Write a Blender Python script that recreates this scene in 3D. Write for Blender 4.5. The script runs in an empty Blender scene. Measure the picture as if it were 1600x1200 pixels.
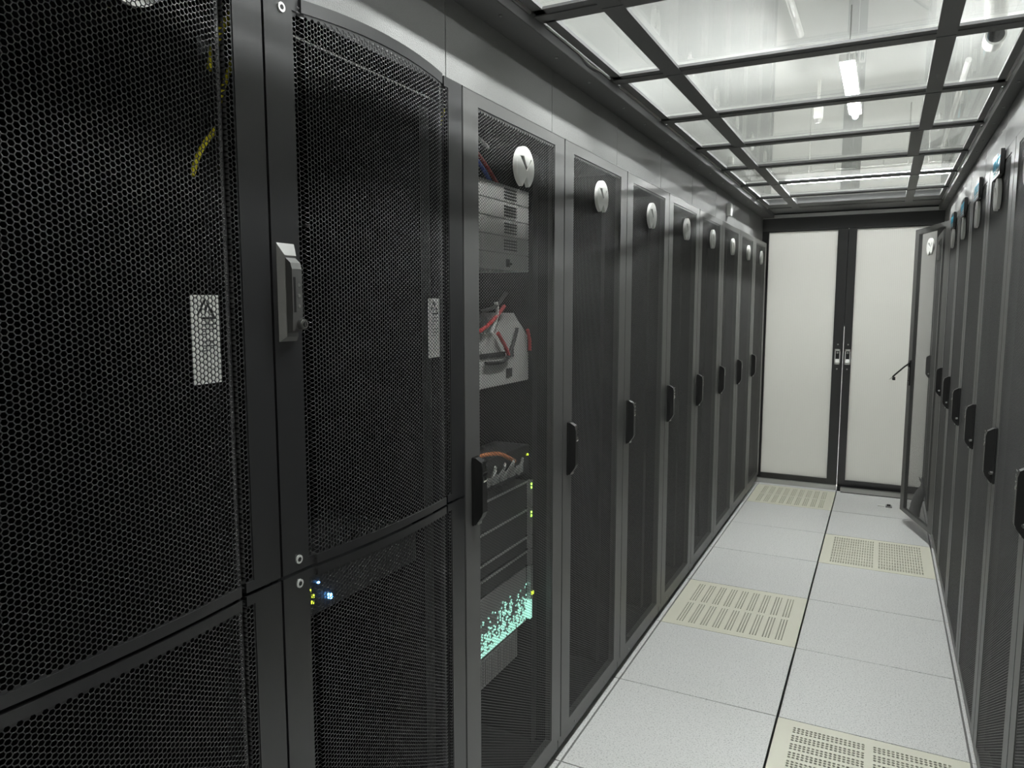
import bpy, bmesh, math, random
import numpy as np
from mathutils import Matrix, Vector

random.seed(7)
SC = bpy.context.scene
COL = SC.collection
PI = math.pi

# ------------------------------------------------------------------ camera, world, exposure
F_PX, CAM = 1139.68, Vector((0.276, -2.6772, 1.4897))
YAW, PITCH = math.radians(26.95), math.radians(6.1756)
cd = bpy.data.cameras.new('camera')
cd.sensor_width = 36.0
cd.lens = 36.0 * F_PX / 1600.0
cd.clip_start = 0.02
co = bpy.data.objects.new('camera', cd)
COL.objects.link(co)
fw = Vector((-math.sin(YAW) * math.cos(PITCH), math.cos(YAW) * math.cos(PITCH), -math.sin(PITCH)))
rt = Vector((math.cos(YAW), math.sin(YAW), 0))
up = rt.cross(fw)
M = Matrix((rt, up, -fw)).transposed().to_4x4()
M.translation = CAM
co.matrix_world = M
SC.camera = co

w = bpy.data.worlds.new('world')
w.use_nodes = True
w.node_tree.nodes['Background'].inputs[0].default_value = (0.9, 0.95, 1.0, 1)
w.node_tree.nodes['Background'].inputs[1].default_value = 0.02
SC.world = w
SC.view_settings.view_transform = 'Standard'
SC.view_settings.look = 'None'
SC.view_settings.exposure = 0.0
SC.view_settings.gamma = 1.0
SC.view_settings.use_curve_mapping = False
SC.cycles.max_bounces = 8
SC.cycles.diffuse_bounces = 4
SC.cycles.glossy_bounces = 4
SC.cycles.transmission_bounces = 6
SC.cycles.transparent_max_bounces = 12
SC.cycles.sample_clamp_indirect = 6.0
SC.cycles.caustics_reflective = False
TUBE_POWER = 370.0


# ------------------------------------------------------------------ helpers
def nod(nt, t, **kw):
    n = nt.nodes.new(t)
    for k, v in kw.items():
        setattr(n, k, v)
    return n


def mat(name, col, rough=0.5, metal=0.0, spec=0.5, emit=None, es=0.0, bump=None, var=None):
    m = bpy.data.materials.new(name)
    m.use_nodes = True
    nt = m.node_tree
    b = nt.nodes['Principled BSDF']
    b.inputs['Base Color'].default_value = (*col, 1)
    b.inputs['Roughness'].default_value = rough
    b.inputs['Metallic'].default_value = metal
    b.inputs['Specular IOR Level'].default_value = spec
    if emit:
        b.inputs['Emission Color'].default_value = (*emit, 1)
        b.inputs['Emission Strength'].default_value = es
    if bump:
        tc = nod(nt, 'ShaderNodeTexCoord')
        nz = nod(nt, 'ShaderNodeTexNoise')
        nz.inputs['Scale'].default_value = bump[0]
        nz.inputs['Detail'].default_value = 3
        bp = nod(nt, 'ShaderNodeBump')
        bp.inputs['Strength'].default_value = bump[1]
        bp.inputs['Distance'].default_value = bump[2]
        nt.links.new(tc.outputs['Object'], nz.inputs['Vector'])
        nt.links.new(nz.outputs['Fac'], bp.inputs['Height'])
        nt.links.new(bp.outputs['Normal'], b.inputs['Normal'])
    if var:
        tc = nod(nt, 'ShaderNodeTexCoord')
        nz = nod(nt, 'ShaderNodeTexNoise')
        nz.inputs['Scale'].default_value = var[0]
        nz.inputs['Detail'].default_value = 6
        cr = nod(nt, 'ShaderNodeValToRGB')
        cr.color_ramp.elements[0].position = 0.3
        cr.color_ramp.elements[1].position = 0.7
        cr.color_ramp.elements[0].color = (*var[1], 1)
        cr.color_ramp.elements[1].color = (*col, 1)
        nt.links.new(tc.outputs['Object'], nz.inputs['Vector'])
        nt.links.new(nz.outputs['Fac'], cr.inputs['Fac'])
        nt.links.new(cr.outputs['Color'], b.inputs['Base Color'])
    return m


M_ = {}
M_['black'] = mat('black_powder_coat', (0.074, 0.074, 0.072), 0.40, spec=0.8, bump=(900, 0.12, 0.0006))
M_['mesh'] = mat('black_mesh_coat', (0.05, 0.05, 0.049), 0.42, spec=0.6)
M_['apc'] = mat('satin_black_coat', (0.017, 0.017, 0.018), 0.33, spec=0.8, bump=(900, 0.12, 0.0006))
M_['apcmesh'] = mat('satin_black_mesh', (0.014, 0.014, 0.015), 0.42, spec=0.55)
M_['panel'] = mat('grey_black_panel', (0.20, 0.20, 0.196), 0.50, bump=(420, 0.9, 0.002))
M_['soffit'] = mat('dark_grey_frame', (0.115, 0.115, 0.115), 0.5, bump=(700, 0.1, 0.0006))
M_['inside'] = mat('cabinet_inside', (0.012, 0.012, 0.013), 0.6)
M_['plinth'] = mat('plinth_dark', (0.012, 0.012, 0.012), 0.7)
M_['plastic'] = mat('black_plastic', (0.012, 0.012, 0.012), 0.35)
M_['chrome'] = mat('bright_chrome', (0.75, 0.75, 0.73), 0.18, metal=1.0)
M_['pan'] = mat('pale_screw_metal', (0.8, 0.8, 0.78), 0.5, metal=0.6)
M_['zinc'] = mat('brushed_zinc', (0.42, 0.42, 0.40), 0.35, metal=1.0)
M_['gunmetal'] = mat('gunmetal_cast', (0.15, 0.15, 0.145), 0.46, metal=0.8)
M_['white'] = mat('white_plastic', (0.82, 0.82, 0.79), 0.6, spec=0.3)
M_['badge_back'] = mat('badge_recess_shade', (0.07, 0.07, 0.068), 0.5)  # dark tone stands in for shade inside the V recess
M_['sticker'] = mat('sticker_white', (0.8, 0.8, 0.77), 0.5)
M_['ink'] = mat('sticker_ink', (0.01, 0.01, 0.01), 0.6)
M_['cream'] = mat('vent_cream', (0.80, 0.785, 0.66), 0.45)
M_['wall'] = mat('room_wall_paint', (0.80, 0.80, 0.77), 0.7)
M_['ceil'] = mat('room_ceiling_paint', (0.66, 0.67, 0.65), 0.8, var=(0.9, (0.55, 0.56, 0.545)))
M_['alu'] = mat('aluminium_trim', (0.78, 0.78, 0.76), 0.28, metal=1.0)
M_['rectifier'] = mat('rectifier_white', (0.47, 0.47, 0.45), 0.55)
M_['server'] = mat('server_black', (0.03, 0.03, 0.032), 0.4)
M_['server_grey'] = mat('server_grey', (0.30, 0.295, 0.29), 0.45)
M_['silver'] = mat('server_silver', (0.55, 0.55, 0.54), 0.35, metal=0.6)
M_['vent_dark'] = mat('louver_dark', (0.02, 0.02, 0.02), 0.6)
M_['red'] = mat('red_cable', (0.45, 0.03, 0.03), 0.5)
M_['orange'] = mat('orange_cable', (0.65, 0.24, 0.10), 0.5)
M_['blue'] = mat('blue_cable', (0.06, 0.10, 0.45), 0.5)
M_['yellow'] = mat('yellow_cable', (0.95, 0.84, 0.03), 0.45)
M_['greycable'] = mat('grey_cable', (0.5, 0.5, 0.48), 0.5)
M_['blackcable'] = mat('black_cable', (0.015, 0.015, 0.015), 0.5)
M_['pipe'] = mat('white_conduit', (0.78, 0.78, 0.76), 0.5)
M_['bundle'] = mat('grey_woven_sleeve', (0.20, 0.20, 0.197), 0.8, bump=(260, 0.6, 0.002))
M_['cyan'] = mat('cyan_print', (0.03, 0.36, 0.55), 0.5)
M_['palecyan'] = mat('pale_cyan_print', (0.25, 0.5, 0.6), 0.5)
M_['gap'] = mat('floor_gap_dark', (0.015, 0.015, 0.015), 0.9)
M_['led_green'] = mat('led_green', (0.1, 0.4, 0.05), 0.4, emit=(0.42, 0.95, 0.10), es=5.0)
M_['led_blue'] = mat('led_blue', (0.1, 0.2, 0.5), 0.4, emit=(0.12, 0.42, 1.0), es=14.0)
M_['led_yellow'] = mat('led_yellow', (0.5, 0.5, 0.05), 0.4, emit=(0.62, 0.80, 0.05), es=2.2)
M_['led_purple'] = mat('led_purple', (0.3, 0.1, 0.5), 0.4, emit=(0.45, 0.25, 1.0), es=6.0)
M_['led_teal'] = mat('led_teal', (0.3, 0.6, 0.5), 0.4, emit=(0.50, 1.0, 0.82), es=1.3)
M_['tube'] = mat('led_tube', (0.9, 0.9, 0.9), 0.5, emit=(0.985, 1.0, 1.0), es=TUBE_POWER)


def glass_mat():
    m = bpy.data.materials.new('roof_glass')
    m.use_nodes = True
    nt = m.node_tree
    nt.nodes.clear()
    out = nod(nt, 'ShaderNodeOutputMaterial')
    tr = nod(nt, 'ShaderNodeBsdfTransparent')
    tr.inputs[0].default_value = (0.965, 0.975, 0.965, 1)
    gl = nod(nt, 'ShaderNodeBsdfGlossy')
    gl.inputs['Roughness'].default_value = 0.0
    g = nod(nt, 'ShaderNodeNewGeometry')
    dt = nod(nt, 'ShaderNodeVectorMath', operation='DOT_PRODUCT')
    ab = nod(nt, 'ShaderNodeMath', operation='ABSOLUTE')
    sb = nod(nt, 'ShaderNodeMath', operation='SUBTRACT')
    sb.inputs[0].default_value = 1.0
    pw = nod(nt, 'ShaderNodeMath', operation='POWER')
    pw.inputs[1].default_value = 5.0
    ma = nod(nt, 'ShaderNodeMath', operation='MULTIPLY_ADD')
    ma.inputs[1].default_value = 0.96
    ma.inputs[2].default_value = 0.04
    mx = nod(nt, 'ShaderNodeMixShader')
    L = nt.links.new
    L(g.outputs['Incoming'], dt.inputs[0])
    L(g.outputs['Normal'], dt.inputs[1])
    L(dt.outputs['Value'], ab.inputs[0])
    L(ab.outputs[0], sb.inputs[1])
    L(sb.outputs[0], pw.inputs[0])
    L(pw.outputs[0], ma.inputs[0])
    L(ma.outputs[0], mx.inputs[0])
    L(tr.outputs[0], mx.inputs[1])
    L(gl.outputs[0], mx.inputs[2])
    L(mx.outputs[0], out.inputs[0])
    return m


def poly_mat():
    m = bpy.data.materials.new('ribbed_translucent_sheet')
    m.use_nodes = True
    nt = m.node_tree
    nt.nodes.clear()
    L = nt.links.new
    out = nod(nt, 'ShaderNodeOutputMaterial')
    tc = nod(nt, 'ShaderNodeTexCoord')
    wv = nod(nt, 'ShaderNodeTexWave', wave_type='BANDS', bands_direction='X')
    wv.inputs['Scale'].default_value = 24.0
    wv.inputs['Distortion'].default_value = 0.0
    bp = nod(nt, 'ShaderNodeBump')
    bp.inputs['Strength'].default_value = 0.5
    bp.inputs['Distance'].default_value = 0.002
    L(tc.outputs['Object'], wv.inputs['Vector'])
    L(wv.outputs['Fac'], bp.inputs['Height'])
    tl = nod(nt, 'ShaderNodeBsdfTranslucent')
    rb = nod(nt, 'ShaderNodeMix', data_type='RGBA')
    rb.inputs[6].default_value = (0.61, 0.61, 0.58, 1)
    rb.inputs[7].default_value = (0.68, 0.68, 0.65, 1)
    L(wv.outputs['Fac'], rb.inputs[0])
    L(rb.outputs[2], tl.inputs[0])
    df = nod(nt, 'ShaderNodeBsdfDiffuse')
    df.inputs[0].default_value = (0.72, 0.72, 0.68, 1)
    gl = nod(nt, 'ShaderNodeBsdfGlossy')
    gl.inputs['Roughness'].default_value = 0.22
    L(bp.outputs['Normal'], gl.inputs['Normal'])
    tr = nod(nt, 'ShaderNodeBsdfTransparent')
    m1 = nod(nt, 'ShaderNodeMixShader')
    m1.inputs[0].default_value = 0.4
    L(tl.outputs[0], m1.inputs[1])
    L(df.outputs[0], m1.inputs[2])
    m2 = nod(nt, 'ShaderNodeMixShader')
    m2.inputs[0].default_value = 0.12
    L(m1.outputs[0], m2.inputs[1])
    L(tr.outputs[0], m2.inputs[2])
    m3 = nod(nt, 'ShaderNodeMixShader')
    m3.inputs[0].default_value = 0.06
    L(m2.outputs[0], m3.inputs[1])
    L(gl.outputs[0], m3.inputs[2])
    L(m3.outputs[0], out.inputs[0])
    return m


def tile_mat():
    m = bpy.data.materials.new('speckled_floor_tile')
    m.use_nodes = True
    nt = m.node_tree
    L = nt.links.new
    b = nt.nodes['Principled BSDF']
    b.inputs['Roughness'].default_value = 0.42
    tc = nod(nt, 'ShaderNodeTexCoord')
    n1 = nod(nt, 'ShaderNodeTexNoise')
    n1.inputs['Scale'].default_value = 170
    n1.inputs['Detail'].default_value = 2
    n2 = nod(nt, 'ShaderNodeTexNoise')
    n2.inputs['Scale'].default_value = 420
    n2.inputs['Detail'].default_value = 1
    r1 = nod(nt, 'ShaderNodeValToRGB')
    e = r1.color_ramp.elements
    e[0].position, e[0].color = 0.30, (0.50, 0.50, 0.49, 1)
    e[1].position, e[1].color = 0.46, (0.80, 0.80, 0.785, 1)
    r2 = nod(nt, 'ShaderNodeValToRGB')
    e = r2.color_ramp.elements
    e[0].position, e[0].color = 0.33, (0.62, 0.62, 0.62, 1)
    e[1].position, e[1].color = 0.43, (1, 1, 1, 1)
    mx = nod(nt, 'ShaderNodeMix', data_type='RGBA', blend_type='MULTIPLY')
    mx.inputs[0].default_value = 1.0
    L(tc.outputs['Object'], n1.inputs['Vector'])
    L(tc.outputs['Object'], n2.inputs['Vector'])
    L(n1.outputs['Fac'], r1.inputs['Fac'])
    L(n2.outputs['Fac'], r2.inputs['Fac'])
    L(r1.outputs['Color'], mx.inputs[6])
    L(r2.outputs['Color'], mx.inputs[7])
    L(mx.outputs[2], b.inputs['Base Color'])
    return m


M_['glass'] = glass_mat()
M_['poly'] = poly_mat()
M_['tile'] = tile_mat()


class MB:
    def __init__(s):
        s.v, s.f, s.mi, s.mats, s.sm = [], [], [], [], []

    def _m(s, m):
        if m not in s.mats:
            s.mats.append(m)
        return s.mats.index(m)

    def add(s, verts, faces, m, smooth=False):
        o = len(s.v)
        k = s._m(m)
        s.v += [tuple(p) for p in verts]
        for f in faces:
            s.f.append([i + o for i in f])
            s.mi.append(k)
            s.sm.append(smooth)
        return s

    def box(s, x0, x1, y0, y1, z0, z1, m):
        v = [(x, y, z) for z in (z0, z1) for y in (y0, y1) for x in (x0, x1)]
        return s.add(v, [(0, 2, 3, 1), (4, 5, 7, 6), (0, 1, 5, 4), (2, 6, 7, 3), (0, 4, 6, 2), (1, 3, 7, 5)], m)

    def cbox(s, x0, x1, y0, y1, z0, z1, m, c=0.0015):
        """box with chamfered edges"""
        bm = bmesh.new()
        v = [bm.verts.new((x, y, z)) for z in (z0, z1) for y in (y0, y1) for x in (x0, x1)]
        for f in [(0, 2, 3, 1), (4, 5, 7, 6), (0, 1, 5, 4), (2, 6, 7, 3), (0, 4, 6, 2), (1, 3, 7, 5)]:
            bm.faces.new([v[i] for i in f])
        bmesh.ops.bevel(bm, geom=bm.edges[:], offset=c, segments=2, affect='EDGES')
        bm.verts.index_update()
        s.add([q.co[:] for q in bm.verts], [[q.index for q in f.verts] for f in bm.faces], m)
        bm.free()
        return s

    def prism(s, pts, axis, a0, a1, m):
        """2D polygon extruded along an axis ('x','y','z')"""
        n = len(pts)

        def p3(p, a):
            return {'x': (a, p[0], p[1]), 'y': (p[0], a, p[1]), 'z': (p[0], p[1], a)}[axis]
        v = [p3(p, a0) for p in pts] + [p3(p, a1) for p in pts]
        f = [list(range(n))[::-1], list(range(n, 2 * n))] + [(i, (i + 1) % n, n + (i + 1) % n, n + i) for i in range(n)]
        return s.add(v, f, m)

    def cyl(s, c, axis, r, h, m, n=20, r2=None, smooth=True):
        r2 = r if r2 is None else r2
        ax = 'xyz'.index(axis)
        A, B = (ax + 1) % 3, (ax + 2) % 3
        v = []
        for hh, rr in ((0, r), (h, r2)):
            for i in range(n):
                p = [0, 0, 0]
                p[ax] = c[ax] + hh
                p[A] = c[A] + rr * math.cos(2 * PI * i / n)
                p[B] = c[B] + rr * math.sin(2 * PI * i / n)
                v.append(p)
        s.add(v, [(i, (i + 1) % n, n + (i + 1) % n, n + i) for i in range(n)], m, smooth)
        s.add(v, [list(range(n))[::-1], list(range(n, 2 * n))], m)
        return s

    def tube(s, pts, r, m, n=8):
        pts = [Vector(p) for p in pts]
        rs = r if isinstance(r, (list, tuple)) else [r] * len(pts)
        v, f = [], []
        ref = Vector((0.31, 0.17, 0.93))
        for i, p in enumerate(pts):
            t = (pts[min(i + 1, len(pts) - 1)] - pts[max(i - 1, 0)]).normalized()
            a = t.cross(ref).normalized()
            b = t.cross(a)
            for k in range(n):
                an = 2 * PI * k / n
                v.append(p + (a * math.cos(an) + b * math.sin(an)) * rs[i])
        for i in range(len(pts) - 1):
            for k in range(n):
                f.append((i * n + k, i * n + (k + 1) % n, (i + 1) * n + (k + 1) % n, (i + 1) * n + k))
        s.add(v, f, m, True)
        e = (len(pts) - 1) * n
        s.add(v, [list(range(n))[::-1], list(range(e, e + n))], m)
        return s

    def mesh(s, name):
        me = bpy.data.meshes.new(name)
        me.from_pydata([tuple(p) for p in s.v], [], s.f)
        for m in s.mats:
            me.materials.append(M_[m])
        me.polygons.foreach_set('material_index', s.mi)
        me.polygons.foreach_set('use_smooth', s.sm)
        me.validate()
        bm = bmesh.new()
        bm.from_mesh(me)
        bmesh.ops.recalc_face_normals(bm, faces=bm.faces)
        bm.to_mesh(me)
        bm.free()
        me.update()
        return me

    def build(s, name, parent=None, label=None):
        return link(name, s.mesh(name), parent, label)


def link(name, me, parent=None, label=None):
    o = bpy.data.objects.new(name, me)
    COL.objects.link(o)
    if parent:
        o.parent = parent
    if label:
        o['label'] = label
    return o


def thing(o, label, cat, group=None):
    o['label'] = label
    o['category'] = cat
    if group:
        o['group'] = group
    return o


def empty(name, loc, rz=0.0):
    o = bpy.data.objects.new(name, None)
    COL.objects.link(o)
    o.empty_display_size = 0.1
    o.location = loc
    o.rotation_euler = (0, 0, rz)
    return o


def struct(o):
    o['kind'] = 'structure'
    return o


def dup(o, parent=None):
    c = o.copy()
    COL.objects.link(c)
    if parent:
        c.parent = parent
    for ch in list(o.children):
        dup(ch, c)
    return c


def smooth_path(pts, n=8):
    pts = [Vector(p) for p in pts]
    out = []
    P = [pts[0]] + pts + [pts[-1]]
    for i in range(1, len(P) - 2):
        a, b, c, d = P[i - 1], P[i], P[i + 1], P[i + 2]
        for k in range(n):
            t = k / n
            out.append(0.5 * ((2 * b) + (c - a) * t + (2 * a - 5 * b + 4 * c - d) * t * t + (3 * b - a - 3 * c + d) * t ** 3))
    out.append(pts[-1])
    return out


def ordinal(n):
    return ['first', 'second', 'third', 'fourth', 'fifth', 'sixth', 'seventh', 'eighth', 'ninth', 'tenth', 'eleventh'][n - 1]


# ------------------------------------------------------------------ perforated sheet as real holes
def hexmesh(name, u0, u1, z0, z1, fx, matkey, p=0.008, scale=0.84, thick=0.0012):
    """hexagonal holes between u0..u1 and z0..z1; fx(u, z) -> (x, z) bends the sheet"""
    R = p / math.sqrt(3)
    s = 1.5 * R
    nc = max(1, int((u1 - u0 - 2 * R) / s) + 1)
    nr = max(1, int((z1 - z0 - 1.5 * p) / p) + 1)
    cu0 = (u0 + u1) / 2 - (nc - 1) * s / 2
    cz0 = z0 + p / 2
    i, j = np.meshgrid(np.arange(nc), np.arange(nr), indexing='ij')
    cu = (cu0 + i * s).ravel()
    cz = (cz0 + p * (j + 0.5 * (i % 2))).ravel()
    an = np.arange(6) * PI / 3
    co, si = np.cos(an), np.sin(an)
    N = len(cu)
    U = np.concatenate([cu[:, None] + R * co, cu[:, None] + R * scale * co, cu[:, None] + R * scale * co], 1)
    Z = np.concatenate([cz[:, None] + R * si, cz[:, None] + R * scale * si, cz[:, None] + R * scale * si], 1)
    D = np.concatenate([np.zeros((N, 12)), np.full((N, 6), -thick)], 1)
    q = []
    for k in range(6):
        k2 = (k + 1) % 6
        q.append((k, k2, 6 + k2, 6 + k))
        q.append((6 + k, 6 + k2, 12 + k2, 12 + k))
    Q = (np.array(q)[None] + (np.arange(N) * 18)[:, None, None]).reshape(-1, 4)
    # solid cells all round the edge
    ei, ej = [], []
    for a in range(-1, nc + 1):
        for b in (-2, -1, nr, nr + 1):
            ei.append(a), ej.append(b)
    for b in range(0, nr):
        for a in (-1, nc):
            ei.append(a), ej.append(b)
    ei, ej = np.array(ei), np.array(ej)
    eu = cu0 + ei * s
    ez = cz0 + p * (ej + 0.5 * (ei % 2))
    EU = np.clip(eu[:, None] + R * co, u0 - 0.006, u1 + 0.006)
    EZ = np.clip(ez[:, None] + R * si, z0 - 0.010, z1 + 0.010)
    base = N * 18
    E = (np.array([(0, 1, 2, 3), (0, 3, 4, 5)])[None] + (np.arange(len(eu)) * 6)[:, None, None]).reshape(-1, 4) + base
    Uall = np.concatenate([U.ravel(), EU.ravel()])
    Zall = np.concatenate([Z.ravel(), EZ.ravel()])
    Dall = np.concatenate([D.ravel(), np.zeros(EU.size)])
    X, Zz = fx(Uall, Zall)
    V = np.stack([X + Dall, Uall, Zz], -1).astype(np.float32)
    F = np.concatenate([Q, E]).astype(np.int32)
    me = bpy.data.meshes.new(name)
    me.vertices.add(len(V))
    me.vertices.foreach_set('co', V.ravel())
    me.loops.add(F.size)
    me.loops.foreach_set('vertex_index', F.ravel())
    me.polygons.add(len(F))
    me.polygons.foreach_set('loop_start', np.arange(0, F.size, 4, dtype=np.int32))
    me.polygons.foreach_set('loop_total', np.full(len(F), 4, dtype=np.int32))
    me.update(calc_edges=True)
    me.materials.append(M_[matkey])
    return me


def flat(u, z):
    return np.full_like(u, -0.0025), z


# ------------------------------------------------------------------ badge: white disc with a V recess and a notch
def badge_mesh():
    R = 0.0525
    cu = bpy.data.curves.new('badge_curve', 'CURVE')
    cu.dimensions = '2D'
    cu.fill_mode = 'BOTH'
    cu.extrude = 0.0048
    cu.bevel_depth = 0.0012
    cu.bevel_resolution = 2

    def spl(pts):
        sp = cu.splines.new('POLY')
        sp.points.add(len(pts) - 1)
        for a, b in zip(sp.points, pts):
            a.co = (b[0] * R, b[1] * R, 0, 1)
        sp.use_cyclic_u = True
    a0, a1 = math.radians(-64), math.radians(250)
    ring = [(math.cos(a0 + (a1 - a0) * i / 60), math.sin(a0 + (a1 - a0) * i / 60)) for i in range(61)]
    spl(ring + [(0.12, -0.44)])
    spl([(-0.66, 0.50), (-0.16, 0.54), (0.17, 0.02), (0.30, 0.12), (0.62, 0.50), (0.76, 0.44), (0.16, -0.20)][::-1])
    o = bpy.data.objects.new('tmp', cu)
    COL.objects.link(o)
    dg = bpy.context.evaluated_depsgraph_get()
    me = bpy.data.meshes.new_from_object(o.evaluated_get(dg))
    bpy.data.objects.remove(o)
    me.transform(Matrix(((0, 0, 1, 0.0062), (1, 0, 0, 0), (0, 1, 0, 0), (0, 0, 0, 1))))
    me.materials.clear()
    me.materials.append(M_['white'])
    return me


BADGE = badge_mesh()
bb = MB()
ring = [(0.049 * math.cos(math.radians(-62 + 310 * i / 40)), 0.049 * math.sin(math.radians(-62 + 310 * i / 40))) for i in range(41)]
bb.prism(ring + [(0.006, -0.021)], 'x', 0.0, 0.0085, 'badge_back')
BADGE_BACK = bb.mesh('badge_backing')


def text_mesh(body, size, matkey, extrude=0.0004, shear=0.0):
    cu = bpy.data.curves.new('lettering', 'FONT')
    cu.body = body
    cu.size = size
    cu.extrude = extrude
    cu.shear = shear
    cu.align_x = 'CENTER'
    cu.align_y = 'CENTER'
    cu.offset = 0.0006
    o = bpy.data.objects.new('tmp', cu)
    COL.objects.link(o)
    dg = bpy.context.evaluated_depsgraph_get()
    me = bpy.data.meshes.new_from_object(o.evaluated_get(dg))
    bpy.data.objects.remove(o)
    me.materials.clear()
    me.materials.append(M_[matkey])
    return me


# ------------------------------------------------------------------ room shell
room = MB()
TG = 0.003
xs = [-0.6 * k for k in range(7, 0, -1)] + [0.6 * k for k in range(0, 8)]
ys = [-6.0 + 0.6 * k for k in range(0, 25)]
VENTS = {('L', 1): 'A', ('L', 5): 'A', ('R', 3): 'B', ('R', -1): 'B'}
skip = {(-0.6, 0.6): 1, (-0.6, 3.0): 1, (0.0, 1.8): 1, (0.0, -0.6): 1}
for x in xs[:-1]:
    for y in ys[:-1]:
        if any(abs(x - a) < 1e-3 and abs(y - b) < 1e-3 for a, b in skip):
            continue
        gx0 = 0.0045 if abs(x) < 1e-3 else 0.0035
        gx1 = 0.0045 if abs(x + 0.6) < 1e-3 else 0.0035
        room.box(x + gx0, x + 0.6 - gx1, y + 0.0025, y + 0.6 - 0.0025, -0.035, 0.0, 'tile')
room.box(-4.2, 4.2, -6.0, 8.4, -0.30, -0.28, 'gap')
for x in xs:
    room.box(x - 0.016, x + 0.016, -6.0, 8.4, -0.12, -0.036, 'gap')
for y in ys:
    room.box(-4.2, 4.2, y - 0.016, y + 0.016, -0.12, -0.0362, 'gap')
struct(room.build('floor'))
CZ = 3.3
struct(MB().box(-4.2, 4.2, -6.0, 8.4, CZ, CZ + 0.12, 'ceil').build('ceiling'))
struct(MB().box(-4.32, -4.2, -6.0, 8.4, -0.3, CZ, 'wall').build('wall_left'))
struct(MB().box(4.2, 4.32, -6.0, 8.4, -0.3, CZ, 'wall').build('wall_right'))
struct(MB().box(-4.2, 4.2, -6.12, -6.0, -0.3, CZ, 'wall').build('wall_back'))
struct(MB().box(-4.2, 4.2, 8.4, 8.52, -0.3, CZ, 'wall').build('wall_front'))


# ------------------------------------------------------------------ perforated floor vents
def vent_mesh(cols, rows):
    """plate with octagonal holes at every (col, row) interval product; local 0..0.6"""
    a, b = 0.0035, 0.5965
    c, d = 0.0025, 0.5975
    mb = MB()
    T = -0.004
    xcuts = [a] + [q for iv in cols for q in iv] + [b]
    ycuts = [c] + [q for iv in rows for q in iv] + [d]
    # strips between columns run the full depth
    for k in range(0, len(xcuts), 2):
        x0, x1 = xcuts[k], xcuts[k + 1]
        mb.add([(x0, c, 0), (x1, c, 0), (x1, d, 0), (x0, d, 0)], [(0, 1, 2, 3)], 'cream')
    for x0, x1 in cols:
        for k in range(0, len(ycuts), 2):
            y0, y1 = ycuts[k], ycuts[k + 1]
            mb.add([(x0, y0, 0), (x1, y0, 0), (x1, y1, 0), (x0, y1, 0)], [(0, 1, 2, 3)], 'cream')
        for y0, y1 in rows:
            e = 0.30 * min(x1 - x0, y1 - y0)
            o = [(x0 + e, y0), (x1 - e, y0), (x1, y0 + e), (x1, y1 - e), (x1 - e, y1), (x0 + e, y1), (x0, y1 - e), (x0, y0 + e)]
            v = [(p[0], p[1], 0) for p in o] + [(p[0], p[1], T) for p in o]
            n = len(v)
            v += [(x0, y0, 0), (x1, y0, 0), (x1, y1, 0), (x0, y1, 0)]
            mb.add(v, [(i, (i + 1) % 8, 8 + (i + 1) % 8, 8 + i) for i in range(8)] + [(n, 0, 7), (n + 1, 2, 1), (n + 2, 4, 3), (n + 3, 6, 5)], 'cream')
    for (x0, x1, y0, y1) in ((a, b, c, c + 0.002), (a, b, d - 0.002, d), (a, a + 0.002, c, d), (b - 0.002, b, c, d)):
        mb.box(x0, x1, y0, y1, -0.034, -0.0005, 'cream')
    mb.box(a, b, c, d, -0.0345, -0.0335, 'gap')
    return mb.mesh('floor_vent')


colsA, rowsA = [], []
for g in range(9):
    for k in range(3):
        x = 0.066 + g * 0.0555 + k * 0.0125
        colsA.append((x - 0.0036, x + 0.0036))
for h in range(2):
    for k in range(16):
        y = 0.053 + h * 0.268 + k * 0.0150
        rowsA.append((y - 0.0052, y + 0.0052))
colsB, rowsB = [], []
for h in range(2):
    for k in range(17):
        x = 0.0640 + h * 0.2545 + k * 0.01365
        colsB.append((x - 0.0049, x + 0.0049))
for g in range(10):
    for k in range(3):
        y = 0.050 + g * 0.0525 + k * 0.0138
        rowsB.append((y - 0.0046, y + 0.0046))
VA, VB = vent_mesh(colsA, rowsA), vent_mesh(colsB, rowsB)
for me, x, y, lab in ((VA, -0.6, 0.6, 'cream floor tile with long slot stripes, midway along the left cabinets'),
                      (VA, -0.6, 3.0, 'cream slotted floor tile right at the foot of the end doors'),
                      (VB, 0.0, 1.8, 'cream dotted floor tile beside the ajar cabinet door'),
                      (VB, 0.0, -0.6, 'cream dotted floor tile at the bottom edge, nearest the camera')):
    o = link('vent_tile', me)
    o.location = (x, y, 0)
    thing(o, lab, 'floor vent', 'perforated floor tiles')

# ------------------------------------------------------------------ cabinets (local: x out of the front, y along the front, z up)
CW, CTOP, CDEP = 0.6, 1.985, 1.1


def case_mesh(mb, top=CTOP - 0.004):
    f = -0.026
    mb.box(-CDEP, f, 0.001, 0.016, 0.035, top, 'inside')
    mb.box(-CDEP, f, CW - 0.016, CW - 0.001, 0.035, top, 'inside')
    mb.box(-CDEP, -CDEP + 0.015, 0.016, CW - 0.016, 0.035, top, 'inside')
    mb.box(-CDEP, f, 0.016, CW - 0.016, top - 0.006, top, 'inside')
    mb.box(-CDEP, f, 0.016, CW - 0.016, 0.035, 0.06, 'inside')
    return mb


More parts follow.
